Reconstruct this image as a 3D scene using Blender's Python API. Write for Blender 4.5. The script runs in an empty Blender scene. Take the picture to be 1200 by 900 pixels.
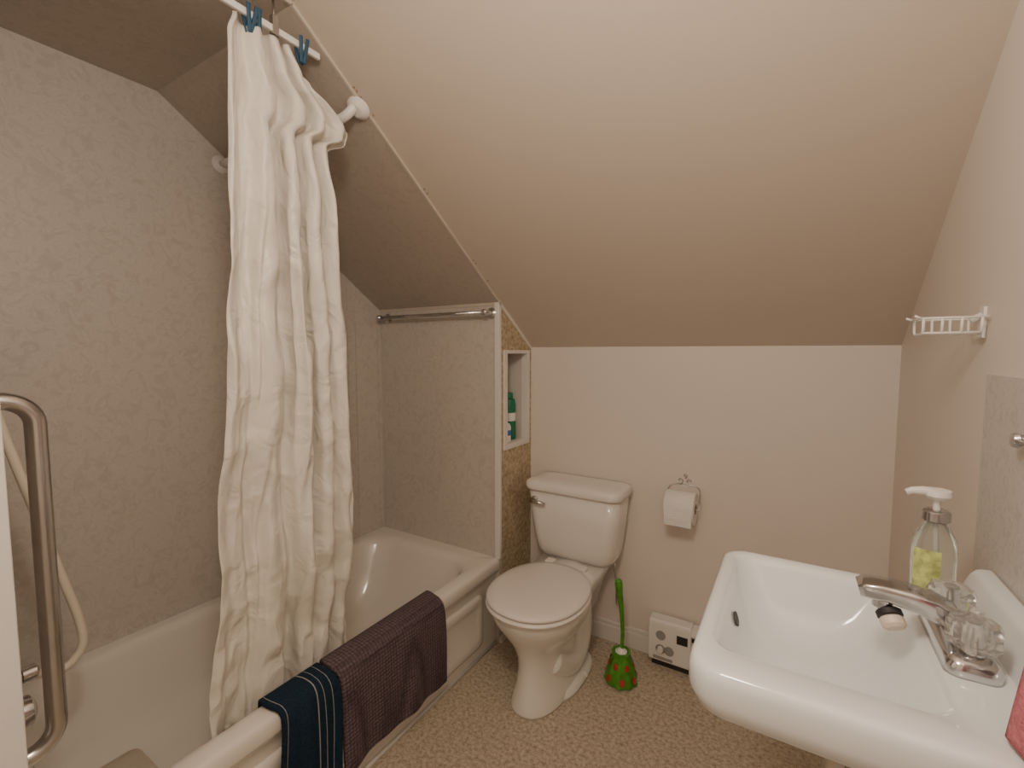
import bpy, bmesh, math, random
from mathutils import Vector, Matrix, noise
random.seed(4)
S=bpy.context.scene
XL,XT,XR,YF,YE,YN=-1.85,-1.11,0.307,2.0,1.708,0.19
YB=-0.95
ZC,YC=2.216,0.755
def zs(y): return min(ZC,1.362+0.686*(2.0-y))

# ---------- materials ----------
def newmat(name):
    m=bpy.data.materials.new(name); m.use_nodes=True
    nt=m.node_tree; b=nt.nodes['Principled BSDF']
    return m,nt,b
def mat(name,col,rough=0.5,metal=0.0,bump=0.0,bscale=50,var=0.0,vscale=5,spec=None,trans=0,coat=0,sss=0):
    m,nt,b=newmat(name)
    b.inputs['Base Color'].default_value=(*col,1)
    b.inputs['Roughness'].default_value=rough
    b.inputs['Metallic'].default_value=metal
    if spec is not None: b.inputs['Specular IOR Level'].default_value=spec
    if trans: b.inputs['Transmission Weight'].default_value=trans
    if coat: b.inputs['Coat Weight'].default_value=coat; b.inputs['Coat Roughness'].default_value=0.08
    tc=nt.nodes.new('ShaderNodeTexCoord')
    if var>0:
        n=nt.nodes.new('ShaderNodeTexNoise'); n.inputs['Scale'].default_value=vscale; n.inputs['Detail'].default_value=5
        nt.links.new(tc.outputs['Object'],n.inputs['Vector'])
        r=nt.nodes.new('ShaderNodeValToRGB')
        r.color_ramp.elements[0].position=0.3; r.color_ramp.elements[1].position=0.7
        r.color_ramp.elements[0].color=(*[c*(1-var) for c in col],1)
        r.color_ramp.elements[1].color=(*[min(1,c*(1+var)) for c in col],1)
        nt.links.new(n.outputs['Fac'],r.inputs['Fac']); nt.links.new(r.outputs['Color'],b.inputs['Base Color'])
    if bump>0:
        n=nt.nodes.new('ShaderNodeTexNoise'); n.inputs['Scale'].default_value=bscale; n.inputs['Detail'].default_value=4
        nt.links.new(tc.outputs['Object'],n.inputs['Vector'])
        bp=nt.nodes.new('ShaderNodeBump'); bp.inputs['Strength'].default_value=bump; bp.inputs['Distance'].default_value=0.01
        nt.links.new(n.outputs['Fac'],bp.inputs['Height']); nt.links.new(bp.outputs['Normal'],b.inputs['Normal'])
    return m
def marble(name,c1,c2,c3,scale=9,rough=0.4):
    m,nt,b=newmat(name); b.inputs['Roughness'].default_value=rough
    tc=nt.nodes.new('ShaderNodeTexCoord')
    n=nt.nodes.new('ShaderNodeTexNoise'); n.inputs['Scale'].default_value=scale; n.inputs['Detail'].default_value=9; n.inputs['Distortion'].default_value=1.6; n.inputs['Roughness'].default_value=0.70
    nt.links.new(tc.outputs['Object'],n.inputs['Vector'])
    r=nt.nodes.new('ShaderNodeValToRGB'); e=r.color_ramp.elements
    e[0].position=0.32; e[0].color=(*c1,1); e[1].position=0.68; e[1].color=(*c3,1)
    k=e.new(0.49); k.color=(*c2,1); k=e.new(0.52); k.color=(*[min(1,x*1.04) for x in c3],1); k=e.new(0.55); k.color=(*c2,1)
    nt.links.new(n.outputs['Fac'],r.inputs['Fac']); nt.links.new(r.outputs['Color'],b.inputs['Base Color'])
    return m
def speckle(name,c1,c2,c3,scale=160,rough=0.6,bump=0.0):
    m,nt,b=newmat(name); b.inputs['Roughness'].default_value=rough
    tc=nt.nodes.new('ShaderNodeTexCoord')
    n=nt.nodes.new('ShaderNodeTexNoise'); n.inputs['Scale'].default_value=scale; n.inputs['Detail'].default_value=3; n.inputs['Roughness'].default_value=0.7
    n2=nt.nodes.new('ShaderNodeTexNoise'); n2.inputs['Scale'].default_value=scale*0.35; n2.inputs['Detail'].default_value=3
    nt.links.new(tc.outputs['Object'],n.inputs['Vector']); nt.links.new(tc.outputs['Object'],n2.inputs['Vector'])
    mx=nt.nodes.new('ShaderNodeMath'); mx.operation='ADD'
    h=nt.nodes.new('ShaderNodeMath'); h.operation='MULTIPLY'; h.inputs[1].default_value=0.5
    nt.links.new(n.outputs['Fac'],mx.inputs[0]); nt.links.new(n2.outputs['Fac'],mx.inputs[1]); nt.links.new(mx.outputs[0],h.inputs[0])
    r=nt.nodes.new('ShaderNodeValToRGB'); e=r.color_ramp.elements
    e[0].position=0.38; e[0].color=(*c1,1); e[1].position=0.62; e[1].color=(*c3,1)
    k=e.new(0.5); k.color=(*c2,1)
    nt.links.new(h.outputs[0],r.inputs['Fac']); nt.links.new(r.outputs['Color'],b.inputs['Base Color'])
    if bump:
        bp=nt.nodes.new('ShaderNodeBump'); bp.inputs['Strength'].default_value=bump; bp.inputs['Distance'].default_value=0.004
        nt.links.new(n.outputs['Fac'],bp.inputs['Height']); nt.links.new(bp.outputs['Normal'],b.inputs['Normal'])
    return m
M={}
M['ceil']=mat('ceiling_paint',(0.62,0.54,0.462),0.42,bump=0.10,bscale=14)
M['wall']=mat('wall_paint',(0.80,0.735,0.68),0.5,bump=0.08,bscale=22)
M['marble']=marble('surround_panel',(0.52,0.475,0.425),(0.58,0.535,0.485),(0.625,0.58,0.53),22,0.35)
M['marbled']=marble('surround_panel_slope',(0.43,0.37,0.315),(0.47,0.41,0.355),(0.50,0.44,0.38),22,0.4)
M['splash']=marble('backsplash_panel',(0.52,0.49,0.46),(0.60,0.57,0.54),(0.68,0.65,0.61),45,0.4)
M['gold']=speckle('gold_wallcovering',(0.34,0.26,0.16),(0.50,0.41,0.27),(0.66,0.57,0.42),150)
M['floor']=speckle('speckled_linoleum',(0.31,0.25,0.175),(0.52,0.445,0.34),(0.67,0.60,0.49),210,0.5)
M['trim']=mat('white_trim',(0.80,0.77,0.73),0.4,bump=0.03)
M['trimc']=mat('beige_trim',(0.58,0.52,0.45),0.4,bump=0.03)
M['tub']=mat('tub_enamel',(0.82,0.78,0.72),0.16,coat=0.4)
M['china']=mat('toilet_china',(0.84,0.81,0.77),0.14,coat=0.5)
M['seat']=mat('seat_plastic',(0.84,0.79,0.75),0.25)
M['sink']=mat('sink_china',(0.84,0.87,0.89),0.10,coat=0.5)
M['chrome']=mat('chrome',(0.60,0.60,0.61),0.15,metal=1,var=0.03,vscale=30)
M['steel']=mat('brushed_steel',(0.60,0.59,0.58),0.22,metal=1,var=0.05,vscale=30)
M['white']=mat('white_plastic',(0.85,0.83,0.80),0.35,var=0.02)
M['cream']=mat('cream_hose',(0.78,0.70,0.57),0.4,var=0.04)
M['dark']=mat('dark_gap',(0.03,0.03,0.03),0.6,var=0.1)
M['grey']=mat('niche_inside',(0.66,0.63,0.59),0.6,var=0.04)
M['dial']=mat('grey_print',(0.35,0.34,0.33),0.6,var=0.04)
M['navy']=mat('navy_towel',(0.016,0.034,0.058),0.95,bump=0.6,bscale=260,var=0.25,vscale=200,spec=0.1)
M['stripe']=mat('towel_stripe',(0.34,0.32,0.33),0.9,bump=0.5,bscale=260)
M['pink']=mat('pink_towel',(0.62,0.20,0.25),0.95,bump=0.6,bscale=220,var=0.15,vscale=150)
M['peg']=mat('peg_blue',(0.03,0.09,0.16),0.4,var=0.1)
M['green']=mat('green_plastic',(0.08,0.30,0.03),0.35,var=0.25,vscale=40)
M['greenb']=mat('green_bottle',(0.01,0.20,0.10),0.3,var=0.1)
M['blue']=mat('blue_plastic',(0.04,0.16,0.42),0.35,var=0.1)
M['red']=mat('red_petal',(0.45,0.05,0.03),0.4,var=0.1)
M['paper']=mat('toilet_paper',(0.88,0.86,0.83),0.9,bump=0.3,bscale=150)
M['mat']=mat('bath_mat',(0.78,0.70,0.59),0.7,bump=0.3,bscale=90,var=0.06)
M['card']=mat('cardboard',(0.40,0.30,0.2),0.8,var=0.1)
M['label']=mat('soap_label',(0.55,0.62,0.22),0.4,var=0.45,vscale=60)
M['glass']=mat('clear_acrylic',(0.93,0.93,0.91),0.08,trans=0.85)
M['soap']=mat('soap_bottle_plastic',(0.86,0.90,0.84),0.05,trans=0.9)
M['doorm']=mat('door_paint',(0.74,0.70,0.65),0.4,var=0.02)
m,nt,b=newmat('curtain_vinyl'); b.inputs['Base Color'].default_value=(0.90,0.865,0.79,1); b.inputs['Roughness'].default_value=0.36
tr=nt.nodes.new('ShaderNodeBsdfTranslucent'); tr.inputs['Color'].default_value=(0.88,0.82,0.73,1)
mx=nt.nodes.new('ShaderNodeMixShader'); mx.inputs[0].default_value=0.20
tc=nt.nodes.new('ShaderNodeTexCoord'); n=nt.nodes.new('ShaderNodeTexNoise'); n.inputs['Scale'].default_value=9; n.inputs['Detail'].default_value=3; n.inputs['Distortion'].default_value=1.2
nt.links.new(tc.outputs['Object'],n.inputs['Vector'])
bp=nt.nodes.new('ShaderNodeBump'); bp.inputs['Strength'].default_value=0.55; bp.inputs['Distance'].default_value=0.03
nt.links.new(n.outputs['Fac'],bp.inputs['Height']); nt.links.new(bp.outputs['Normal'],b.inputs['Normal'])
nt.links.new(b.outputs[0],mx.inputs[1]); nt.links.new(tr.outputs[0],mx.inputs[2]); nt.links.new(mx.outputs[0],nt.nodes['Material Output'].inputs[0])
M['curtain']=m
m,nt,b=newmat('purple_waffle_towel'); b.inputs['Roughness'].default_value=0.95; b.inputs['Specular IOR Level'].default_value=0.15
tc=nt.nodes.new('ShaderNodeTexCoord'); v=nt.nodes.new('ShaderNodeTexVoronoi'); v.inputs['Scale'].default_value=85; v.inputs['Randomness'].default_value=0.15
nt.links.new(tc.outputs['Object'],v.inputs['Vector'])
r=nt.nodes.new('ShaderNodeValToRGB'); r.color_ramp.elements[0].color=(0.225,0.170,0.195,1); r.color_ramp.elements[1].color=(0.065,0.047,0.055,1); r.color_ramp.elements[1].position=0.75
nt.links.new(v.outputs['Distance'],r.inputs['Fac']); nt.links.new(r.outputs['Color'],b.inputs['Base Color'])
bp=nt.nodes.new('ShaderNodeBump'); bp.invert=True; bp.inputs['Strength'].default_value=0.9; bp.inputs['Distance'].default_value=0.008
nt.links.new(v.outputs['Distance'],bp.inputs['Height']); nt.links.new(bp.outputs['Normal'],b.inputs['Normal'])
M['purple']=m
def emis(name,col,st):
    m,nt,b=newmat(name); b.inputs['Base Color'].default_value=(0.9,0.9,0.85,1)
    b.inputs['Emission Color'].default_value=(*col,1); b.inputs['Emission Strength'].default_value=st; return m
M['lamp']=emis('lamp_glass',(1.0,0.84,0.66),3.0)

# ---------- mesh helpers ----------
def link(o,parent=None):
    S.collection.objects.link(o)
    if parent: o.parent=parent
    return o
def empty(name,loc=(0,0,0)):
    e=bpy.data.objects.new(name,None); e.location=loc; S.collection.objects.link(e); e.empty_display_size=0.05
    bpy.context.view_layer.update(); return e
def mk(name,verts,faces,ma,parent=None,smooth=False,bevel=0,seg=3,solid=0,autos=True,sub=0):
    me=bpy.data.meshes.new(name); me.from_pydata([tuple(v) for v in verts],[],faces); me.update()
    bm=bmesh.new(); bm.from_mesh(me); bmesh.ops.recalc_face_normals(bm,faces=bm.faces); bm.to_mesh(me); bm.free()
    me.materials.append(M[ma] if isinstance(ma,str) else ma)
    o=bpy.data.objects.new(name,me); link(o)
    if parent:
        o.parent=parent; o.matrix_parent_inverse=parent.matrix_world.inverted()
    if smooth:
        for p in me.polygons: p.use_smooth=True
    if solid:
        md=o.modifiers.new('s','SOLIDIFY'); md.thickness=solid; md.offset=0
    if bevel:
        md=o.modifiers.new('b','BEVEL'); md.width=bevel; md.segments=seg; md.limit_method='ANGLE'; md.angle_limit=math.radians(40)
        for p in me.polygons: p.use_smooth=True
        md2=o.modifiers.new('w','WEIGHTED_NORMAL'); md2.keep_sharp=True
    if sub:
        md=o.modifiers.new('ss','SUBSURF'); md.levels=sub; md.render_levels=sub
    return o
def boxvf(x0,x1,y0,y1,z0,z1):
    v=[(x0,y0,z0),(x1,y0,z0),(x1,y1,z0),(x0,y1,z0),(x0,y0,z1),(x1,y0,z1),(x1,y1,z1),(x0,y1,z1)]
    f=[(0,3,2,1),(4,5,6,7),(0,1,5,4),(1,2,6,5),(2,3,7,6),(3,0,4,7)]
    return v,f
def box(name,x0,x1,y0,y1,z0,z1,ma,parent=None,bevel=0):
    v,f=boxvf(x0,x1,y0,y1,z0,z1); return mk(name,v,f,ma,parent,bevel=bevel)
def multi(name,parts,ma,parent=None,bevel=0):
    V=[];F=[]
    for v,f in parts:
        o=len(V); V+=list(v); F+=[tuple(i+o for i in q) for q in f]
    return mk(name,V,F,ma,parent,bevel=bevel)
def prismX(poly,x0,x1):
    n=len(poly); v=[(x0,y,z) for y,z in poly]+[(x1,y,z) for y,z in poly]
    f=[tuple(range(n)),tuple(range(2*n-1,n-1,-1))]+[(i,(i+1)%n,(i+1)%n+n,i+n) for i in range(n)]
    return v,f
def rrect(x0,x1,y0,y1,r,z,k=6):
    pts=[]
    for cx,cy,a0 in ((x1-r,y1-r,0),(x0+r,y1-r,90),(x0+r,y0+r,180),(x1-r,y0+r,270)):
        for i in range(k+1):
            a=math.radians(a0+90*i/k); pts.append((cx+r*math.cos(a),cy+r*math.sin(a),z))
    return pts
def egg(cx,a,yf,yb,z,n=48,p=2.0,cy=None,tilt=0):
    if cy is None: cy=yf+(yb-yf)*0.48
    pts=[]
    for i in range(n):
        t=2*math.pi*i/n; c,s=math.cos(t),math.sin(t)
        sx=abs(c)**(2/p)*(1 if c>=0 else -1); sy=abs(s)**(2/p)*(1 if s>=0 else -1)
        y=cy+(yb-cy)*sy if s>=0 else cy+(cy-yf)*sy
        pts.append((cx+a*sx,y,z+tilt*(y-cy)))
    return pts
def loft(name,loops,ma,parent=None,cap0=True,cap1=True,smooth=True,bevel=0,autosmooth=None):
    n=len(loops[0]); V=[];F=[]
    for l in loops: V+=l
    for j in range(len(loops)-1):
        for i in range(n):
            a=j*n+i; b=j*n+(i+1)%n; F.append((a,b,b+n,a+n))
    if cap0: F.append(tuple(range(n-1,-1,-1)))
    if cap1: F.append(tuple(range((len(loops)-1)*n,len(loops)*n)))
    return mk(name,V,F,ma,parent,smooth=smooth)
def catmull(P,k=8):
    P=[Vector(p) for p in P]; out=[]
    Q=[2*P[0]-P[1]]+P+[2*P[-1]-P[-2]]
    for i in range(1,len(Q)-2):
        for j in range(k):
            t=j/k; a,b,c,d=Q[i-1],Q[i],Q[i+1],Q[i+2]
            out.append(0.5*((2*b)+(c-a)*t+(2*a-5*b+4*c-d)*t*t+(3*b-a-3*c+d)*t**3))
    out.append(P[-1]); return out
def tubevf(pts,r,n=14,cap=True):
    pts=[Vector(p) for p in pts]; V=[];F=[]
    rr=r if isinstance(r,(list,tuple)) else [r]*len(pts)
    T=(pts[1]-pts[0]).normalized(); up=Vector((0,0,1)) if abs(T.z)<0.9 else Vector((1,0,0))
    N=(up-T*up.dot(T)).normalized()
    for i,p in enumerate(pts):
        if i==0: t=(pts[1]-pts[0])
        elif i==len(pts)-1: t=pts[-1]-pts[-2]
        else: t=pts[i+1]-pts[i-1]
        t.normalize(); N=(N-t*N.dot(t)).normalized(); B=t.cross(N)
        for k in range(n):
            a=2*math.pi*k/n; V.append(tuple(p+(N*math.cos(a)+B*math.sin(a))*rr[i]))
    for j in range(len(pts)-1):
        for k in range(n):
            a=j*n+k; b=j*n+(k+1)%n; F.append((a,b,b+n,a+n))
    if cap: F.append(tuple(range(n-1,-1,-1))); F.append(tuple(range((len(pts)-1)*n,len(pts)*n)))
    return V,F
def tube(name,pts,r,ma,parent=None,n=14,smoothp=0,cap=True):
    if smoothp: pts=catmull(pts,smoothp)
    v,f=tubevf(pts,r,n,cap); return mk(name,v,f,ma,parent,smooth=True)
def tubes(name,lst,r,ma,parent=None,n=8,smoothp=0):
    V=[];F=[]
    for pts in lst:
        if smoothp: pts=catmull(pts,smoothp)
        v,f=tubevf(pts,r,n); o=len(V); V+=v; F+=[tuple(i+o for i in q) for q in f]
    return mk(name,V,F,ma,parent,smooth=True)
def lathe(name,prof,c,ma,parent=None,axis=(0,0,1),n=40,smooth=True,bevel=0,flute=0,fn=6):
    ax=Vector(axis).normalized(); q=Vector((0,0,1)).rotation_difference(ax)
    V=[];F=[];c=Vector(c)
    for r,z in prof:
        for k in range(n):
            a=2*math.pi*k/n; rr=max(r,1e-5)*(1+flute*math.cos(fn*a)); V.append(tuple(c+q@Vector((rr*math.cos(a),rr*math.sin(a),z))))
    for j in range(len(prof)-1):
        for k in range(n):
            a=j*n+k; b=j*n+(k+1)%n; F.append((a,b,b+n,a+n))
    F.append(tuple(range(n-1,-1,-1))); F.append(tuple(range((len(prof)-1)*n,len(prof)*n)))
    o=mk(name,V,F,ma,parent,smooth=False)
    if smooth:
        for p in o.data.polygons: p.use_smooth=len(p.vertices)==4
        md=o.modifiers.new('e','EDGE_SPLIT'); md.split_angle=math.radians(38)
    return o
def interp(tab,x):
    tab=sorted(tab)
    if x<=tab[0][0]: return tab[0][1]
    for (a,b),(c,d) in zip(tab,tab[1:]):
        if x<=c:
            t=(x-a)/(c-a); t=t*t*(3-2*t); return b+(d-b)*t
    return tab[-1][1]

# ---------- room shell ----------
T=0.1
box('floor',XL-T,XR+T,YB-T,YF+T,-0.08,0,'floor')
def wallpoly(z0=0): return [(YB,z0),(YF,z0),(YF,zs(YF)),(YC,ZC),(YB,ZC)]
v,f=prismX(wallpoly(),XL-T,XL); mk('wall_west',v,f,'marble')
v,f=prismX(wallpoly(),XR,XR+T); mk('wall_east',v,f,'wall')
box('wall_north',XL-T,XR+T,YF,YF+T,0,zs(YF),'wall')
box('wall_south',XL-T,XR+T,YB-T,YB,0,ZC,'wall')
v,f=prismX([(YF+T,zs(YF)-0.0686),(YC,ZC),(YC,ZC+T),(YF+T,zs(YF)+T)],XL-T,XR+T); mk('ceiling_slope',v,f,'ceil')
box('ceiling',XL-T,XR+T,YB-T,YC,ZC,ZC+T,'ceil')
box('wall_tub_near',XL,-1.085,YB,YN,0,ZC,'marble')
box('trim_1',-1.085,-1.06,YB+0.001,YN+0.006,0,ZC,'trim',bevel=0.003)
v,f=prismX([(YE,0),(YE+0.02,0),(YE+0.02,zs(YE+0.02)),(YE,zs(YE))],XL,XT); mk('wall_tub_end',v,f,'marble')
NY0,NY1,NZ0,NZ1=1.765,1.95,0.915,1.335
XN=XT-0.018
parts=[prismX([(YE+0.02,0),(YF,0),(YF,NZ0),(YE+0.02,NZ0)],XN,XT),
 prismX([(YE+0.02,NZ0),(NY0,NZ0),(NY0,NZ1),(YE+0.02,NZ1)],XN,XT),
 prismX([(NY1,NZ0),(YF,NZ0),(YF,NZ1),(NY1,NZ1)],XN,XT),
 prismX([(YE+0.02,NZ1),(YF,NZ1),(YF,zs(YF)),(YE+0.02,zs(YE+0.02))],XN,XT)]
multi('wall_niche',parts,'gold')
nb=-1.26
multi('niche_recess',[boxvf(nb-0.01,nb,NY0-0.01,NY1+0.01,NZ0-0.01,NZ1+0.01),
 boxvf(nb,XN,NY0-0.01,NY0,NZ0-0.01,NZ1+0.01),boxvf(nb,XN,NY1,NY1+0.01,NZ0-0.01,NZ1+0.01),
 boxvf(nb,XN,NY0,NY1,NZ0-0.01,NZ0),boxvf(nb,XN,NY0,NY1,NZ1,NZ1+0.01)],'grey')
w=0.022; e_=.003; xa,xb=XT-0.024,XT+0.008
multi('trim_niche_frame',[boxvf(xa,xb,NY0-w,NY0+e_,NZ0-w,NZ1+w*0.6),boxvf(xa,xb,NY1-e_,NY1+w,NZ0-w,NZ1+w*0.6),
 boxvf(xa,xb-.0005,NY0+e_,NY1-e_,NZ0-w,NZ0+e_),boxvf(xa,xb-.0005,NY0+e_,NY1-e_,NZ1-e_,NZ1+w*0.6)],'trim')
box('trim_2',XT-0.02,XT+0.006,YE-0.006,YE+0.012,0.40,zs(YE)-0.006,'trim',bevel=0.002)
def slopepanel(name,x0,x1,y0,y1,d0,d1,ma,bev=0):
    c,s=0.824,0.566
    def pt(y,d): return (y-d*s, zs(y)-d*c)
    v,f=prismX([pt(y0,d0),pt(y1,d0),pt(y1,d1),pt(y0,d1)],x0,x1); return mk(name,v,f,ma,bevel=bev)
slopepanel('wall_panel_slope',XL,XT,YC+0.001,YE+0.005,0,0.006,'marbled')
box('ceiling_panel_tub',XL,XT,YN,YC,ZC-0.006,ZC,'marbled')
slopepanel('trim_3',XT-0.003,XT+0.004,YC+0.001,YE,0,0.008,'trimc')
slopepanel('trim_8',XT-0.004,XT+0.006,YE,YF-0.004,0,0.012,'trim')
box('trim_4',XT-0.004,XT+0.004,YN,YC,ZC-0.008,ZC,'trimc')
V=[];F=[]
for y in (0.93,0.94,0.955,1.0,1.22,1.235,1.5,1.515,1.60):
    a,b=boxvf(XT+0.012,XT+0.016,y,y+0.005,zs(y)-0.006,zs(y)+0.001); o=len(V);V+=a;F+=[tuple(i+o for i in q) for q in b]
mk('trim_nails',V,F,'card')
multi('trim_5',[boxvf(XL,XL+0.004,1.50,1.512,0.40,zs(1.512)-0.02),boxvf(XL,XL+0.005,YE-0.02,YE,0.40,zs(YE)-0.01),boxvf(XL,XL+0.005,1.545,1.551,0.40,zs(1.55)-0.02)],'marble',bevel=0.001)
box('trim_6',XL+0.005,XT-0.02,YE-0.004,YE,zs(YE)-0.018,zs(YE)-0.006,'trimc')
box('trim_7',-1.60,-1.40,0.400,0.404,ZC-0.010,ZC-0.005,'trim')
multi('baseboard_north',[boxvf(XT,XR,YF-0.014,YF,0,0.075),boxvf(XT,XR,YF-0.009,YF,0.075,0.095)],'trim',bevel=0.003)
multi('baseboard_east',[boxvf(XR-0.014,XR,YB,YF-0.014,0,0.075),boxvf(XR-0.009,XR,YB,YF-0.014,0.075,0.095)],'trim',bevel=0.003)
multi('baseboard_west',[boxvf(XT,XT+0.008,YE,YF-0.014,0,0.03)],'trim',bevel=0.002)
box('wall_panel_backsplash',XR-0.005,XR,0.25,1.17,0.80,1.30,'splash',bevel=0.001)
d=empty('door_1',(-0.4,YB,0)); yd=YB+.002
box('leaf',-0.78,-0.02,yd,yd+0.035,0.005,2.0,'doorm',d,0.004)
multi('casing',[boxvf(-0.85,-0.78,yd,yd+0.045,0,2.07),boxvf(-0.02,0.05,yd,yd+0.045,0,2.07),boxvf(-0.85,0.05,yd,yd+0.045,2.0,2.07)],'trim',d,0.004)
lathe('knob',[(0.01,0),(0.01,0.03),(0.026,0.04),(0.028,0.055),(0.015,0.07)],(-0.09,yd+0.035,0.95),'chrome',d,axis=(0,1,0))

# ---------- bathtub ----------
tub=empty('bathtub',(-1.48,0.95,0))
tx0,tx1,ty0,ty1=XL+0.001,XT+0.002,YN+0.001,YE-0.001
L=[]
def R(i0,i1,j0,j1,r,z): L.append(rrect(tx0+i0,tx1-i1,ty0+j0,ty1-j1,r,z,8))
R(0,0.022,0,0,0.003,0.0)
R(0,0.022,0,0,0.003,0.325)
R(0,0.018,0,0,0.003,0.338)
R(0,0.003,0,0,0.003,0.348)
R(0,0,0,0,0.004,0.356)
R(0,0,0,0,0.004,0.385)
R(0,0.004,0,0,0.006,0.397)
R(0,0.014,0,0,0.008,0.403)
R(0.03,0.050,0.05,0.05,0.10,0.402)
R(0.043,0.066,0.07,0.075,0.13,0.400)
R(0.050,0.075,0.08,0.088,0.14,0.392)
R(0.056,0.082,0.09,0.10,0.14,0.375)
R(0.070,0.100,0.10,0.14,0.14,0.28)
R(0.090,0.120,0.12,0.20,0.14,0.18)
R(0.110,0.140,0.14,0.25,0.13,0.135)
R(0.145,0.175,0.18,0.30,0.11,0.115)
R(0.22,0.25,0.26,0.40,0.07,0.108)
tubo=loft('shell',L,'tub',tub)
md=tubo.modifiers.new('e','EDGE_SPLIT'); md.split_angle=math.radians(50)
def rr_yz(y0,y1,z0,z1,r,x,k=6):
    return [(x,p[0],p[1]) for p in rrect(y0,y1,z0,z1,r,0,k)]
ax=tx1-0.022
loft('apron_panel',[rr_yz(0.32,1.60,0.05,0.29,0.035,ax-0.001),rr_yz(0.323,1.597,0.053,0.287,0.034,ax+0.006),rr_yz(0.335,1.585,0.065,0.275,0.03,ax+0.011),rr_yz(0.36,1.56,0.09,0.25,0.025,ax+0.011),rr_yz(0.37,1.55,0.10,0.24,0.022,ax+0.005)],'tub',tub)
lathe('drain',[(0.0,0),(0.03,0),(0.03,0.003),(0.0,0.004)],(-1.30,0.42,0.116),'chrome',tub)
tube('caulk',[(tx1-0.018,ty0,0.004),(tx1-0.018,ty1,0.004)],0.007,'trim',tub)
loft('bath_mat',[rrect(-1.695,-1.40,0.33,0.545,0.03,0.119),rrect(-1.695,-1.40,0.33,0.545,0.03,0.1215)],'mat')

# ---------- faucet, hose, grab bar on near wall ----------
gb=empty('grab_bar',(-1.16,YN,0.95))
gx=-1.165; gy=YN+0.066; z0b=.600; z1b=1.255
pts=[(gx,YN+0.002,z0b),(gx,gy-0.045,z0b)]
for i in range(1,9):
    a=math.radians(90*i/8); pts.append((gx,gy-0.045+0.045*math.sin(a),z0b+0.045*(1-math.cos(a))))
for i in range(0,9):
    a=math.radians(90*i/8); pts.append((gx,gy-0.045+0.045*math.cos(a),z1b-.045+0.045*math.sin(a)))
pts.append((gx,YN+0.002,z1b))
tube('bar',pts,0.0155,'steel',gb,n=20)
for z in (z0b,z1b): lathe('flange',[(0.038,0),(0.038,0.006),(0.03,0.012),(0.018,0.014)],(gx,YN,z),'steel',gb,axis=(0,1,0))
tf=empty('tub_faucet',(-1.47,YN,0.5))
lathe('escutcheon',[(0.06,0),(0.058,0.008),(0.03,0.02)],(-1.47,YN,0.52),'chrome',tf,axis=(0,1,0))
lathe('control_knob',[(0.018,0.015),(0.018,0.05),(0.03,0.055),(0.034,0.075),(0.032,0.092),(0.015,0.10)],(-1.47,YN,0.52),'chrome',tf,axis=(0,1,0),n=12)
lathe('shower_outlet',[(0.022,0),(0.02,0.03),(0.014,0.034),(0.014,0.085),(0.018,0.087),(0.018,0.11),(0.009,0.115)],(-1.50,YN,0.59),'steel',tf,axis=(0,1,0))
hs=empty('shower_hose',(-1.5,YN,0.9))
tube('hose',[(-1.50,YN+0.10,0.585),(-1.50,0.345,0.565),(-1.50,0.383,0.60),(-1.50,0.382,0.67),(-1.50,0.355,0.80),(-1.50,0.325,0.94),(-1.50,0.290,1.10),(-1.50,0.262,1.25),(-1.50,0.245,1.45),(-1.50,0.24,1.62)],0.0095,'cream',hs,n=12,smoothp=10)
lathe('hand_spray',[(0.012,0),(0.014,0.14),(0.03,0.16),(0.032,0.19),(0.02,0.2)],(-1.50,0.24,1.60),'white',hs)
box('spray_bracket',-1.52,-1.48,YN,0.235,1.64,1.67,'chrome',hs,0.004)

# ---------- curtain, track, rod ----------
cr=empty('shower_curtain_rod',(-1.12,0.5,2.13))
box('track',XT-0.020,XT-0.010,YN+0.002,0.842,2.126,2.142,'white',cr,0.002)
for y in (0.30,0.715):
    tube('hanger',[(XT-0.015,y,2.14),(XT-0.015,y,ZC-0.006)],0.003,'steel',cr)
    box('hanger_plate',XT-0.022,XT-0.006,y-0.008,y+0.008,2.118,2.165,'steel',cr,0.001)
yr=0.945
tube('cross_rod',[(XL+0.002,yr,2.035),(-1.5,yr,2.035),(-1.22,yr,2.03),(-1.175,yr,2.028),(-1.145,yr+0.003,2.036),(-1.128,yr+0.012,2.055),(-1.124,yr+0.022,2.068)],0.0135,'white',cr,n=16,smoothp=6)
lathe('flange_left',[(0.032,0),(0.032,0.006),(0.02,0.016)],(XL,yr,2.035),'white',cr,axis=(1,0,0))
lathe('flange_right',[(0.034,0),(0.034,0.007),(0.022,0.018),(0.016,0.02)],(-1.124,yr+0.028,zs(yr+0.028)-0.006),'white',cr,axis=(0,-0.566,-0.824))
YR=[(2.12,.80),(2.05,.855),(1.975,.945),(1.945,.938),(1.90,.875),(1.74,.900),(1.37,.945),(.82,.970),(.43,.968),(.25,.96)]
YLt=[(2.12,.615),(2.07,.600),(1.66,.596),(1.37,.583),(.82,.563),(.4,.538),(.25,.53)]
XCt=[(2.12,-1.128),(1.9,-1.14),(1.37,-1.165),(.82,-1.205),(.45,-1.235),(.25,-1.238)]
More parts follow.
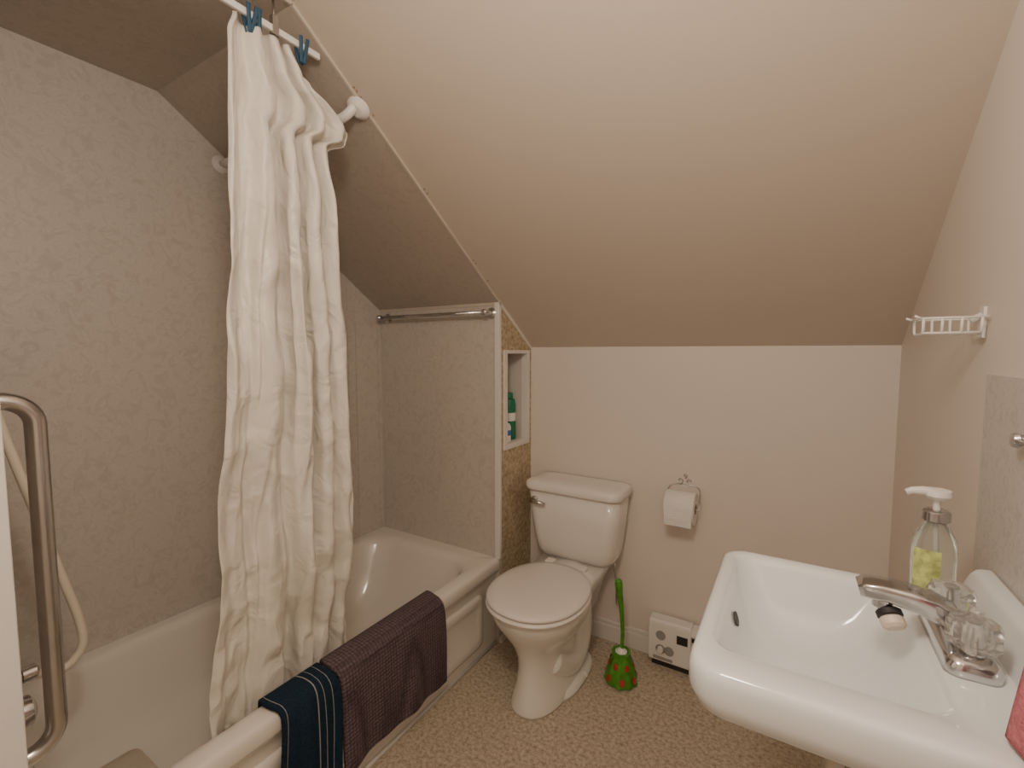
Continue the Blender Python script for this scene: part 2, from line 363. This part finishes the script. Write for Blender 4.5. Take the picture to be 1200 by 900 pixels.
# (s top, s bottom, half width, depth (+ towards room), h start, h end)
folds=[(.04,.02,.045,.020,0,1),(.16,.13,.060,-.014,0,.55),(.27,.36,.075,.026,0,1),(.40,.52,.040,-.036,0,1),
       (.50,.62,.060,.032,0,1),(.59,.71,.028,-.034,0,.80),(.68,.79,.055,.030,0,1),(.79,.87,.030,-.028,0,1),(.90,.94,.050,.026,0,1),(.985,.99,.03,-.018,0,1),
       (.10,.24,.022,-.013,.40,1),(.46,.60,.020,-.020,.25,.75),(.86,.76,.022,-.014,.35,.85),(.30,.10,.022,.010,.08,.6),(.36,.28,.018,-.012,.55,1),(.66,.52,.018,-.012,.5,1)]
def bump_(t): return math.exp(-t*t)
def nz_(a,b,c=0): return noise.noise(Vector((a,b,c)))
def ridge(a,b,c): return 1-2.6*abs(nz_(a,b,c))
ns,nz=360,190
V=[];F=[]
for j in range(nz+1):
    h=j/nz
    for i in range(ns+1):
        s=i/ns
        zt=2.118-0.012*abs(math.sin(s*8)) if s<0.72 else 2.11-(s-0.72)/0.28*0.13
        zb=0.338+0.012*math.sin(s*7+1)
        z=zt+(zb-zt)*h
        yl,yr_=interp(YLt,z),interp(YR,z)
        yl+=.006*nz_(3,7*h,2); yr_+=.010*nz_(9,8*h,5)*min(1,3*h)
        sw=s+.035*nz_(2+s,4.5*h,1)+.016*nz_(5*s,8*h,3)
        x=0;dy=0
        for c0,c1,wd,dp,h0,h1 in folds:
            g=min(1,max(0,(h-h0)/.15)) if h0>0 else 1
            if h1<1: g*=min(1,max(0,(h1-h)/.2))
            c=c0+(c1-c0)*h+.030*nz_(c0*13,4.0*h,8)
            amp=dp*(.45+.55*min(1,h*5+.25))*(1+.75*nz_(c0*31,3.6*h,5))
            ww=wd*(1+.5*nz_(c0*17,4*h,6))*(.75+.3*h)
            u=(sw-c)/ww
            x+=g*amp*bump_(u); dy+=g*abs(amp)*.5*u*bump_(u*.9)
        y=yl+(yr_-yl)*s+dy*math.sin(math.pi*s)
        x=interp(XCt,z)+x
        k1=min(1,3*h)
        x+=.016*nz_(2.2*s+.9*h,3.6*h,12)*k1
        x+=.0075*ridge(4.2*s+5*h,7*h-3*s,2)*k1
        x+=.0045*ridge(9*s-7*h,12*h+4*s,31)*k1
        x+=.0025*nz_(22*s-8*h,18*h,5)
        if h>.70:
            k=(h-.70)/.30
            x+=.022*k*nz_(5*s+4*h,12*h,21); x+=.008*k*ridge(8*s,18*h,23)
        if z<0.5: x=min(x,-1.203)
        V.append((x,y,z))
for j in range(nz):
    for i in range(ns):
        a=j*(ns+1)+i; F.append((a,a+1,a+ns+2,a+ns+1))
mk('shower_curtain',V,F,'curtain',smooth=True,solid=0.0012)
pg=empty('clothes_pegs',(-1.12,0.7,2.1))
for y,rz_ in ((0.648,.1),(0.660,-.15),(0.673,.05),(0.782,.1),(0.795,-.1)):
    for sx in (-1,1):
        v,f=boxvf(-0.003,0.003,-0.0045,0.0045,-0.028,0.034)
        mm=Matrix.Translation((XT-0.015+sx*0.009,y,2.118))@Matrix.Rotation(rz_,4,'X')@Matrix.Rotation(sx*0.16,4,'Y')
        mk('peg_half',[mm@Vector(q) for q in v],f,'peg',pg,bevel=0.002)

# ---------- towels on tub edge ----------
def drape(name,path,y0,y1,ma,wav=0.004,flare=0.0,thick=0.012,stripes=None,seed=0,hem=0.0,skew=0.0):
    P=catmull([(p[0],0,p[1]) for p in path],8); n=len(P); m_=90
    V=[];F=[];MI=[]
    for j,p in enumerate(P):
        t=j/(n-1)
        for i in range(m_+1):
            s=i/m_
            yy=y0+(y1-y0)*s+flare*(t-0.4)*(s-0.5)+skew*max(0,t-.4)
            out=max(0,t-0.5)*2
            dx=wav*out*(1+math.sin(11*s+seed+1.5*t))+ 0.6*wav*out*math.sin(23*s+seed*2)
            zz=p.z+ (hem*math.sin(4*s+seed)*out if t>0.8 else 0)
            V.append((p.x+dx,yy+0.004*math.sin(9*t+seed)+.003*math.sin(5*s+12*t),zz))
    for j in range(n-1):
        for i in range(m_):
            a=j*(m_+1)+i; F.append((a,a+1,a+m_+2,a+m_+1)); MI.append(i/m_)
    o=mk(name,V,F,ma,smooth=True,solid=thick)
    if stripes:
        o.data.materials.append(M['stripe'])
        for p,s in zip(o.data.polygons,MI):
            p.material_index=1 if any(a<=s<=b for a,b in stripes) else 0
    md=o.modifiers.new('ss','SUBSURF'); md.levels=1; md.render_levels=1
    return o
drape('purple_towel',[(-1.200,0.33),(-1.196,0.37),(-1.182,0.408),(-1.160,0.4165),(-1.13,0.4165),(-1.105,0.409),(-1.093,0.38),(-1.090,0.30),(-1.088,0.20),(-1.086,0.095)],0.825,1.295,'purple',wav=0.006,thick=0.015,hem=0.006)
drape('navy_striped_towel',[(-1.200,0.33),(-1.196,0.37),(-1.182,0.408),(-1.160,0.416),(-1.13,0.416),(-1.105,0.409),(-1.092,0.38),(-1.088,0.30),(-1.087,0.20),(-1.085,0.07)],0.645,0.817,'navy',wav=0.006,thick=0.012,stripes=[(0.06,0.075),(0.60,0.613),(0.72,0.733),(0.86,0.873)],seed=2)

# ---------- towel bar on end wall ----------
tb=empty('towel_bar',(-1.46,1.66,1.51))
ybar=1.652
tube('rod',[(-1.80,ybar,1.51),(-1.135,ybar,1.51)],0.0085,'chrome',tb,n=16)
for x in (-1.79,-1.145):
    lathe('post',[(0.024,0),(0.024,0.005),(0.012,0.012),(0.010,0.045),(0.014,0.05),(0.014,0.068),(0.008,0.074)],(x,YE,1.51),'chrome',tb,axis=(0,-1,0))

# ---------- niche contents ----------
gbt=empty('green_cleaner_bottle',(-1.19,1.90,NZ0))
lathe('body',[(0.0,0),(0.034,0.001),(0.036,0.01),(0.036,0.17),(0.030,0.195),(0.0,0.197)],(-1.180,1.900,NZ0+.001),'greenb',gbt)
lathe('cap',[(0.022,0.197),(0.022,0.225),(0.0,0.227)],(-1.180,1.900,NZ0+.001),'greenb',gbt)
lathe('label',[(0.0365,0.09),(0.0365,0.13)],(-1.180,1.900,NZ0+.001),'white',gbt)
jj=empty('white_jar',(-1.15,1.83,NZ0))
lathe('body',[(0.0,0),(0.02,0.001),(0.021,0.07),(0.014,0.085),(0.0,0.09)],(-1.15,1.835,NZ0+.001),'white',jj)
lathe('band',[(0.0212,0.03),(0.0212,0.055)],(-1.15,1.835,NZ0+.001),'blue',jj)
lathe('air_freshener_can',[(0.0,0),(0.022,0.001),(0.022,0.15),(0.014,0.165),(0.014,.19),(0.0,0.19)],(-1.225,1.84,NZ0+.001),'blue')

# ---------- toilet ----------
tl=empty('toilet',(-0.79,1.6,0))
cx=-0.805
L=[egg(cx,.104,1.385,1.86,0.0,p=2.4),egg(cx,.106,1.383,1.862,0.012,p=2.4),egg(cx,.098,1.392,1.85,0.035,p=2.3),
   egg(cx,.086,1.405,1.83,0.09,p=2.2),egg(cx,.082,1.412,1.80,0.15,p=2.1),egg(cx,.090,1.408,1.78,0.20,p=2.0),
   egg(cx,.115,1.388,1.76,0.25,p=2.0),egg(cx,.150,1.355,1.76,0.30,p=2.05),egg(cx,.172,1.330,1.77,0.34,p=2.1),
   egg(cx,.180,1.320,1.775,0.365,p=2.1),egg(cx,.183,1.316,1.778,0.385,p=2.1),egg(cx,.180,1.318,1.776,0.393,p=2.1),egg(cx,.13,1.36,1.74,0.394,p=2.1)]
loft('bowl',L,'china',tl)
for sx in (-1,1):
    tube('trapway',[(cx+sx*0.045,1.52,0.16),(cx+sx*0.058,1.60,0.10),(cx+sx*0.064,1.68,0.075),(cx+sx*0.064,1.75,0.11),(cx+sx*0.058,1.79,0.18),(cx+sx*0.05,1.80,0.28)],0.05,'china',tl,n=20,smoothp=8)
    lathe('bolt_cap',[(0.014,0),(0.014,0.008),(0.009,0.016),(0.0,0.019)],(cx+sx*0.118,1.70,0.012),'china',tl)
loft('foot',[egg(cx,.128,1.50,1.86,0.0,p=3),egg(cx,.128,1.50,1.86,0.015,p=3),egg(cx,.118,1.52,1.85,0.028,p=3)],'china',tl)
loft('deck',[rrect(cx-.09,cx+.09,1.68,1.93,.03,.22),rrect(cx-.115,cx+.115,1.68,1.95,.035,.33),rrect(cx-.14,cx+.14,1.68,1.965,.04,.385),rrect(cx-.14,cx+.14,1.70,1.965,.04,.418)],'china',tl)
L=[rrect(cx-.145,cx+.145,1.845,1.955,.04,.412,8),rrect(cx-.170,cx+.170,1.828,1.97,.05,.420,8),rrect(cx-.184,cx+.184,1.815,1.98,.055,.445,8),rrect(cx-.193,cx+.193,1.806,1.985,.055,.49,8),
   rrect(cx-.206,cx+.206,1.797,1.987,.05,.60,8),rrect(cx-.214,cx+.214,1.792,1.988,.048,.722,8)]
loft('tank',L,'china',tl)
L=[rrect(cx-.214,cx+.214,1.790,1.988,.045,.718,8),rrect(cx-.223,cx+.223,1.780,1.990,.05,.723,8),rrect(cx-.226,cx+.226,1.777,1.990,.05,.732,8),rrect(cx-.226,cx+.226,1.777,1.990,.05,.748,8),rrect(cx-.222,cx+.222,1.782,1.988,.05,.758,8),rrect(cx-.207,cx+.207,1.797,1.975,.045,.765,8),rrect(cx-.15,cx+.15,1.84,1.94,.03,.768,8)]
loft('tank_lid',L,'china',tl)
def ring(z0,z1,a,yf,yb,name,dome):
    L=[egg(cx,a-.012,yf+.012,yb-.010,z0,p=2.15),egg(cx,a-.002,yf+.002,yb-.002,z0+.003,p=2.15),egg(cx,a,yf,yb,z0+.008,p=2.15),egg(cx,a-.001,yf+.001,yb-.001,z1-.006,p=2.15),egg(cx,a-.008,yf+.008,yb-.006,z1,p=2.15)]
    if dome: L+=[egg(cx,a-.03,yf+.03,yb-.03,z1+.004,p=2.1),egg(cx,a-.08,yf+.09,yb-.09,z1+.007,p=2.1)]
    return loft(name,L,'seat',tl)
ring(.396,.413,.191,1.298,1.755,'seat',False)
ring(.4155,.434,.189,1.300,1.752,'seat_lid',True)
for sx in (-1,1): box('hinge',cx+sx*.075-.02,cx+sx*.075+.02,1.745,1.785,.40,.432,'seat',tl,0.006)
lathe('lever_boss',[(0.018,0),(0.018,0.008),(0.008,0.012),(0.007,0.02)],(cx-.17,1.795,.675),'steel',tl,axis=(0,-1,0))
tube('flush_lever',[(cx-.178,1.776,.675),(cx-.15,1.772,.674),(cx-.11,1.772,.668)],[.011,.010,.008],'steel',tl)
tube('supply_line',[(cx+.17,1.90,.42),(cx+.175,1.92,.30),(cx+.16,1.97,.2),(cx+.16,1.998,.2)],.006,'steel',tl,smoothp=6)

# ---------- toilet brush ----------
br=empty('toilet_brush',(-0.55,1.765,0))
bx,by=-0.556,1.765
lathe('pot',[(0.0,0),(0.060,0.001),(0.066,0.008),(0.062,0.022),(0.056,0.05),(0.050,0.075),(0.038,0.098),(0.034,0.112),(0.038,0.126),(0.031,0.128),(0.02,0.11)],(bx,by,0),'green',br,n=72,flute=.04,fn=9)
V=[];F=[]
for k in range(7):
    a=k*2*math.pi/7-1.2
    for (rr_,z,sz) in ((0.0645,0.032,0.014),(0.0505,0.082,0.013)):
        aa=a+(0.4 if z>0.05 else 0)
        c=Vector((bx+rr_*math.cos(aa),by+rr_*math.sin(aa),z)); tt=Vector((-math.sin(aa),math.cos(aa),0)); up=Vector((-0.35*math.cos(aa),-0.35*math.sin(aa),1)).normalized(); nn=Vector((math.cos(aa),math.sin(aa),0))
        o=len(V); V.append(tuple(c+nn*0.003))
        for q in range(10):
            b_=2*math.pi*q/10; V.append(tuple(c+tt*sz*math.cos(b_)*0.8+up*sz*math.sin(b_)-nn*0.001))
        for q in range(10): F.append((o,o+1+q,o+1+(q+1)%10))
mk('petals',V,F,'red',br,smooth=True)
P=catmull([(bx,by,0.09),(bx+.004,by,0.2),(bx-.002,by,0.30),(bx-.010,by,0.36),(bx-.015,by,0.40),(bx-.018,by,0.425)],6)
rs=[interp([(0,.007),(.3,.008),(.55,.012),(.8,.016),(.93,.014),(1,.003)],i/(len(P)-1)) for i in range(len(P))]
v,f=tubevf(P,rs,12); mk('handle',v,f,'green',br,smooth=True)
lathe('collar',[(0.024,0.108),(0.024,0.125),(0.010,0.135),(0.008,0.14)],(bx,by,0),'white',br)

# ---------- baseboard heater ----------
ht=empty('baseboard_heater',(-0.2,1.96,0))
hx0,hx1,hy=-0.487,0.27,1.922
v,f=prismX([(YF-.016,.03),(hy+.004,.03),(hy,.04),(hy,.190),(hy+.012,.205),(YF-.016,.205)],hx0,hx0+.17); mk('control_end',v,f,'white',ht,bevel=.002)
v,f=prismX([(YF-.016,.03),(hy+.014,.03),(hy+.006,.04),(hy+.006,.125),(hy+.02,.135),(YF-.016,.135)],hx0+.17,hx1); mk('heater_front',v,f,'white',ht,bevel=.002)
box('outlet_slot',hx0+.17,hx1,hy+.03,YF-.018,.136,.17,'dark',ht)
v,f=prismX([(YF-.016,.17),(hy+.012,.165),(hy+.006,.175),(hy+.012,.20),(YF-.016,.20)],hx0+.17,hx1); mk('heater_top',v,f,'white',ht,bevel=.002)
box('feet',hx0+.01,hx1-.01,hy+.02,YF-.02,.0,.031,'dark',ht)
for px_,pz in ((hx0+.05,.085),(hx0+.085,.085),(hx0+.05,.145)):
    lathe('dial',[(.020,0),(.020,.002),(.017,.002),(.017,.001),(.0,.001)],(px_,hy,pz),'dial',ht,axis=(0,-1,0),n=28)
lathe('thermostat_knob',[(.013,0),(.012,.014),(.0,.015)],(hx0+.05,hy,.085),'white',ht,axis=(0,-1,0),n=24)
box('grill',hx0+.115,hx0+.158,hy-.002,hy+.002,.13,.165,'dark',ht)
box('rating_label',hx0+.02,hx0+.10,hy-.0015,hy+.001,.040,.052,'dial',ht)

# ---------- toilet paper ----------
tp=empty('toilet_paper_holder',(-0.37,1.95,0.72))
rx,ry,rz=-0.370,1.925,0.71
lathe('paper_roll',[(.021,-.057),(.062,-.057),(.064,-.054),(.064,.054),(.062,.057),(.021,.057),(.021,-.057)],(rx,ry,rz),'paper',tp,axis=(1,0,0))
lathe('core',[(.0205,-.0575),(.0205,.0575),(.018,.0575),(.018,-.0575)],(rx,ry,rz),'card',tp,axis=(1,0,0))
vv=[(rx-.052,ry-.0645,rz+.01),(rx+.052,ry-.0645,rz+.01),(rx+.052,ry-.066,rz-.03),(rx-.052,ry-.066,rz-.03),(rx-.052,ry-.063,rz-.060),(rx+.052,ry-.063,rz-.060)]
mk('loose_sheet',vv,[(0,1,2,3),(3,2,5,4)],'paper',tp,solid=.001)
yw=YF-.003
sc=[[(rx-.066,ry,rz),(rx-.067,ry+.02,rz+.03),(rx-.055,yw,rz+.066),(rx+.0,yw,rz+.076),(rx+.055,yw,rz+.066),(rx+.067,ry+.02,rz+.03),(rx+.068,ry,rz),(rx+.02,ry,rz),(rx-.066,ry,rz)]]
def spiral(cx_,cz_,r0,dirn,a0,turn=1.6):
    return [(cx_+r0*(1-t/14)*math.cos(a0+dirn*turn*math.pi*t/12),yw,cz_+r0*(1-t/14)*math.sin(a0+dirn*turn*math.pi*t/12)) for t in range(13)]
sc+= [spiral(rx-.020,rz+.090,.016,1,-1.57),spiral(rx+.020,rz+.090,.016,-1,-1.57),spiral(rx,rz+.112,.010,1,-1.57,2)]
tubes('wire_scroll',[catmull(q,4) for q in sc],.0024,'steel',tp,n=8)
box('wall_plate',rx-.012,rx+.012,YF-.003,YF,rz+.065,rz+.085,'white',tp,.001)

# ---------- washbasin ----------
sk=empty('wall_mounted_sink',(0.1,0.84,0.9))
SX0,SX1,SY0,SY1=-.112,XR-.006,.628,1.072
L=[]
def Q(x0,x1,y0,y1,r,z): L.append(rrect(x0,x1,y0,y1,r,z,10))
Q(.05,.19,.83,.96,.05,.735)
Q(.01,.24,.80,.99,.07,.755)
Q(-.035,SX1,.74,1.02,.07,.80)
Q(-.070,SX1,.695,1.045,.065,.830)
Q(-.092,SX1,.655,1.058,.06,.848)
Q(SX0+.004,SX1,SY0+.006,SY1-.004,.050,.858)
Q(SX0,SX1,SY0,SY1,.045,.880)
Q(SX0,SX1,SY0,SY1,.045,.905)
Q(SX0+.002,SX1,SY0+.002,SY1-.002,.044,.914)
Q(SX0+.006,SX1,SY0+.006,SY1-.006,.042,.920)
Q(SX0+.014,SX1-.002,SY0+.014,SY1-.014,.038,.922)
Q(SX0+.022,.186,SY0+.060,SY1-.022,.036,.920)
Q(SX0+.027,.180,SY0+.066,SY1-.028,.036,.916)
Q(SX0+.032,.172,SY0+.072,SY1-.036,.040,.900)
Q(SX0+.045,.150,SY0+.084,SY1-.055,.050,.855)
Q(SX0+.062,.125,SY0+.102,SY1-.080,.06,.822)
Q(SX0+.088,.100,SY0+.125,SY1-.110,.048,.804)
Q(SX0+.12,.070,SY0+.160,SY1-.150,.028,.797)
o=loft('basin',L,'sink',sk)
pr=[(SX1-.050,.916),(SX1-.044,.930),(SX1-.030,.962),(SX1-.022,.972),(SX1,.974),(SX1,.90),(SX1-.050,.90)]
vv=[(x,SY0+.006,z) for x,z in pr]+[(x,SY1-.006,z) for x,z in pr]; n7=len(pr)
mk('back_ledge',vv,[tuple(range(n7)),tuple(range(2*n7-1,n7-1,-1))]+[(i,(i+1)%n7,(i+1)%n7+n7,i+n7) for i in range(n7)],'sink',sk,bevel=.007)
lathe('drain',[(.0,0),(.018,0),(.018,.002),(.014,.0015),(.0,.001)],(.035,.812,.797),'chrome',sk)
lathe('overflow',[(.012,0),(.012,.002),(.0085,.002)],(SX0+.042,.87,.872),'dark',sk,axis=(1,0,.3),n=24)
tube('trap',[(.08,.86,.74),(.08,.86,.60),(.09,.86,.55),(.13,.86,.52),(.17,.86,.55),(.19,.86,.59),(.22,.86,.60),(XR,.86,.60)],.018,'chrome',sk,smoothp=8)
tube('bracket',[(.10,.74,.80),(.10,.74,.765),(.2,.74,.755),(XR-.0,.74,.75)],.008,'steel',sk)
# faucet
fc=empty('sink_faucet',(.215,.865,.92))
fx,fy=.214,.868
L=[rrect(fx-.030,fx+.028,fy-.085,fy+.085,.016,.919,8),rrect(fx-.030,fx+.028,fy-.085,fy+.085,.016,.932,8),rrect(fx-.026,fx+.025,fy-.080,fy+.080,.014,.941,8),rrect(fx-.018,fx+.018,fy-.066,fy+.066,.012,.944,8)]
loft('base',L,'chrome',fc)
sp=[(fx+.016,.938,.024,.012),(fx+.004,.957,.027,.018),(fx-.022,.970,.026,.019),(fx-.052,.978,.023,.015),(fx-.084,.982,.0215,.012),(fx-.106,.981,.0215,.011),(fx-.116,.978,.018,.008)]
LL=[]
for x,z,w_,h_ in sp:
    LL.append([(x+ (p[1])*(-0.3) ,fy+p[0],z+p[1]) for p in rrect(-w_,w_,-h_,h_,min(w_,h_)*.45,0,5)])
loft('spout',LL,'chrome',fc)
lathe('aerator',[(.012,0),(.013,-.012),(.013,-.018)],(fx-.086,fy,.974),'chrome',fc)
fa=(.25,-.60,-.55)
lathe('swivel_ring',[(.013,-.006),(.0165,-.003),(.0165,.004),(.013,.006)],(fx-.078,fy-.006,.949),'dark',fc,axis=fa)
lathe('filter_tip',[(.012,.0),(.0155,.004),(.0155,.014),(.011,.018),(.0,.0185)],(fx-.077,fy-.008,.946),'cream',fc,axis=fa)
for dy in (-.052,.052):
    lathe('knob_stem',[(.014,0),(.012,.016)],(fx+.002,fy+dy,.940),'chrome',fc)
    pr=[(.014,.010),(.025,.014),(.029,.022),(.029,.040),(.025,.049),(.012,.053),(.0,.054)]
    lathe('acrylic_knob',pr,(fx+.002,fy+dy,.938),'glass',fc,n=10,smooth=False)
    lathe('knob_core',[(.008,.012),(.008,.046),(.0,.047)],(fx+.002,fy+dy,.937),'chrome',fc,n=16)
# soap dispenser
sd=empty('soap_dispenser',(.213,1.02,.92))
sx,sy,sz=.214,1.018,.9225
def ov(a,b,z): return [(sx+a*math.cos(t*2*math.pi/32),sy+b*math.sin(t*2*math.pi/32),z) for t in range(32)]
loft('bottle',[ov(.026,.020,sz),ov(.030,.023,sz+.006),ov(.030,.023,sz+.085),ov(.028,.021,sz+.105),ov(.020,.017,sz+.122),ov(.014,.014,sz+.130),ov(.014,.014,sz+.136)],'soap',sd)
lab=[];
for z in (sz+.018,sz+.088):
    lab.append([(sx+.0306*math.cos(a),sy+.0236*math.sin(a),z) for a in [math.radians(205+75*i/14) for i in range(15)]])
V=lab[0]+lab[1]; mk('label',V,[(i,i+1,i+16,i+15) for i in range(14)],'label',sd,smooth=True)
lathe('collar',[(.017,.134),(.019,.136),(.019,.150),(.016,.153),(.008,.154)],(sx,sy,sz),'chrome',sd)
lathe('pump_stem',[(.005,.152),(.005,.170),(.014,.172),(.019,.178),(.018,.187),(.0,.190)],(sx,sy,sz),'white',sd)
tube('pump_nozzle',[(sx+.006,sy,sz+.181),(sx-.02,sy-.005,sz+.184),(sx-.034,sy-.008,sz+.183),(sx-.042,sy-.009,sz+.179)],[.008,.0075,.006,.005],'white',sd,smoothp=0)
tube('dip_tube',[(sx,sy,sz+.13),(sx+.003,sy,sz+.01)],.0025,'white',sd)

# ---------- wire soap rack on right wall ----------
rk=empty('wire_soap_rack',(.25,1.21,1.4))
box('wall_plate',XR-.006,XR,1.205,1.235,1.365,1.425,'white',rk,.002)
w0,w1,q0,q1,zt,zb=.207,XR-.006,1.175,1.255,1.404,1.374
ls=[[(w0,q0,zt),(w1,q0,zt),(w1,q1,zt),(w0,q1,zt),(w0,q0,zt)],
    [(w0,q0,zt),(w0-.010,q0,zt+.005)],[(w0,q1,zt),(w0-.010,q1,zt+.005)],
    [(w0+.004,q0+.006,zb+.002),(w1-.008,q0+.006,zb+.002)]]
for k in range(4):
    x=w0+.004+(w1-w0-.012)*k/3
    ls.append([(x,q0,zt),(x,q0+.002,zb+.006),(x,q0+.010,zb),(x,q1-.010,zb),(x,q1-.002,zb+.006),(x,q1,zt)])
tubes('wire',ls,.0024,'white',rk,n=8)
tube('stem',[(XR-.004,1.22,1.41),(XR-.02,1.22,1.40)],.006,'white',rk)

# ---------- towel bar + pink towel on right wall ----------
pb=empty('hand_towel_bar',(XR,.8,1.208))
tube('rod',[(.289,.975,1.208),(.289,.36,1.208)],.005,'chrome',pb)
for y in (.975,.365): lathe('post',[(.014,0),(.014,.004),(.009,.006),(.009,.010),(.012,.012),(.010,.018),(.0,.020)],(XR-.005,y,1.208),'chrome',pb,axis=(-1,0,0))
V=[];F=[]
nn,mm_=30,40
for j in range(nn+1):
    t=j/nn; z=1.216-(1.216-.928)*t
    for i in range(mm_+1):
        s=i/mm_; xo=.277-.060*t**.45-.004*math.sin(14*s)*t
        V.append((xo,.47+.200*s+.01*t*(s-.5),z))
for j in range(nn):
    for i in range(mm_):
        a=j*(mm_+1)+i; F.append((a,a+1,a+mm_+2,a+mm_+1))
mk('pink_hand_towel',V,F,'pink',smooth=True,solid=.010)

# ---------- lights ----------
lx,ly=-.20,.15
cl=empty('ceiling_light',(lx,ly,ZC))
lathe('base',[(.07,0),(.07,-.012),(.02,-.02),(.02,-.06),(.045,-.065)],(lx,ly,ZC),'white',cl)
lathe('shade',[(.045,-.062),(.085,-.075),(.10,-.10),(.09,-.13),(.055,-.15),(.0,-.155)],(lx,ly,ZC),'lamp',cl)
def light(name,loc,power,col,rad):
    l=bpy.data.lights.new(name,'POINT'); l.energy=power; l.color=col; l.shadow_soft_size=rad
    o=bpy.data.objects.new(name,l); o.location=loc; S.collection.objects.link(o); return o
light('ceiling_bulb',(lx,ly,1.94),25,(1.0,.855,.705),.10)
w_=bpy.data.worlds.new('world'); S.world=w_; w_.use_nodes=True
w_.node_tree.nodes['Background'].inputs[0].default_value=(.9,.85,.8,1); w_.node_tree.nodes['Background'].inputs[1].default_value=.3

# ---------- camera ----------
cd=bpy.data.cameras.new('camera'); cam=bpy.data.objects.new('camera',cd); S.collection.objects.link(cam)
cd.sensor_width=36; cd.lens=16.2; cd.clip_start=0.02
cam.location=(0,0,1.34); cam.rotation_euler=(math.radians(86.0),0,math.radians(31.4))
S.camera=cam
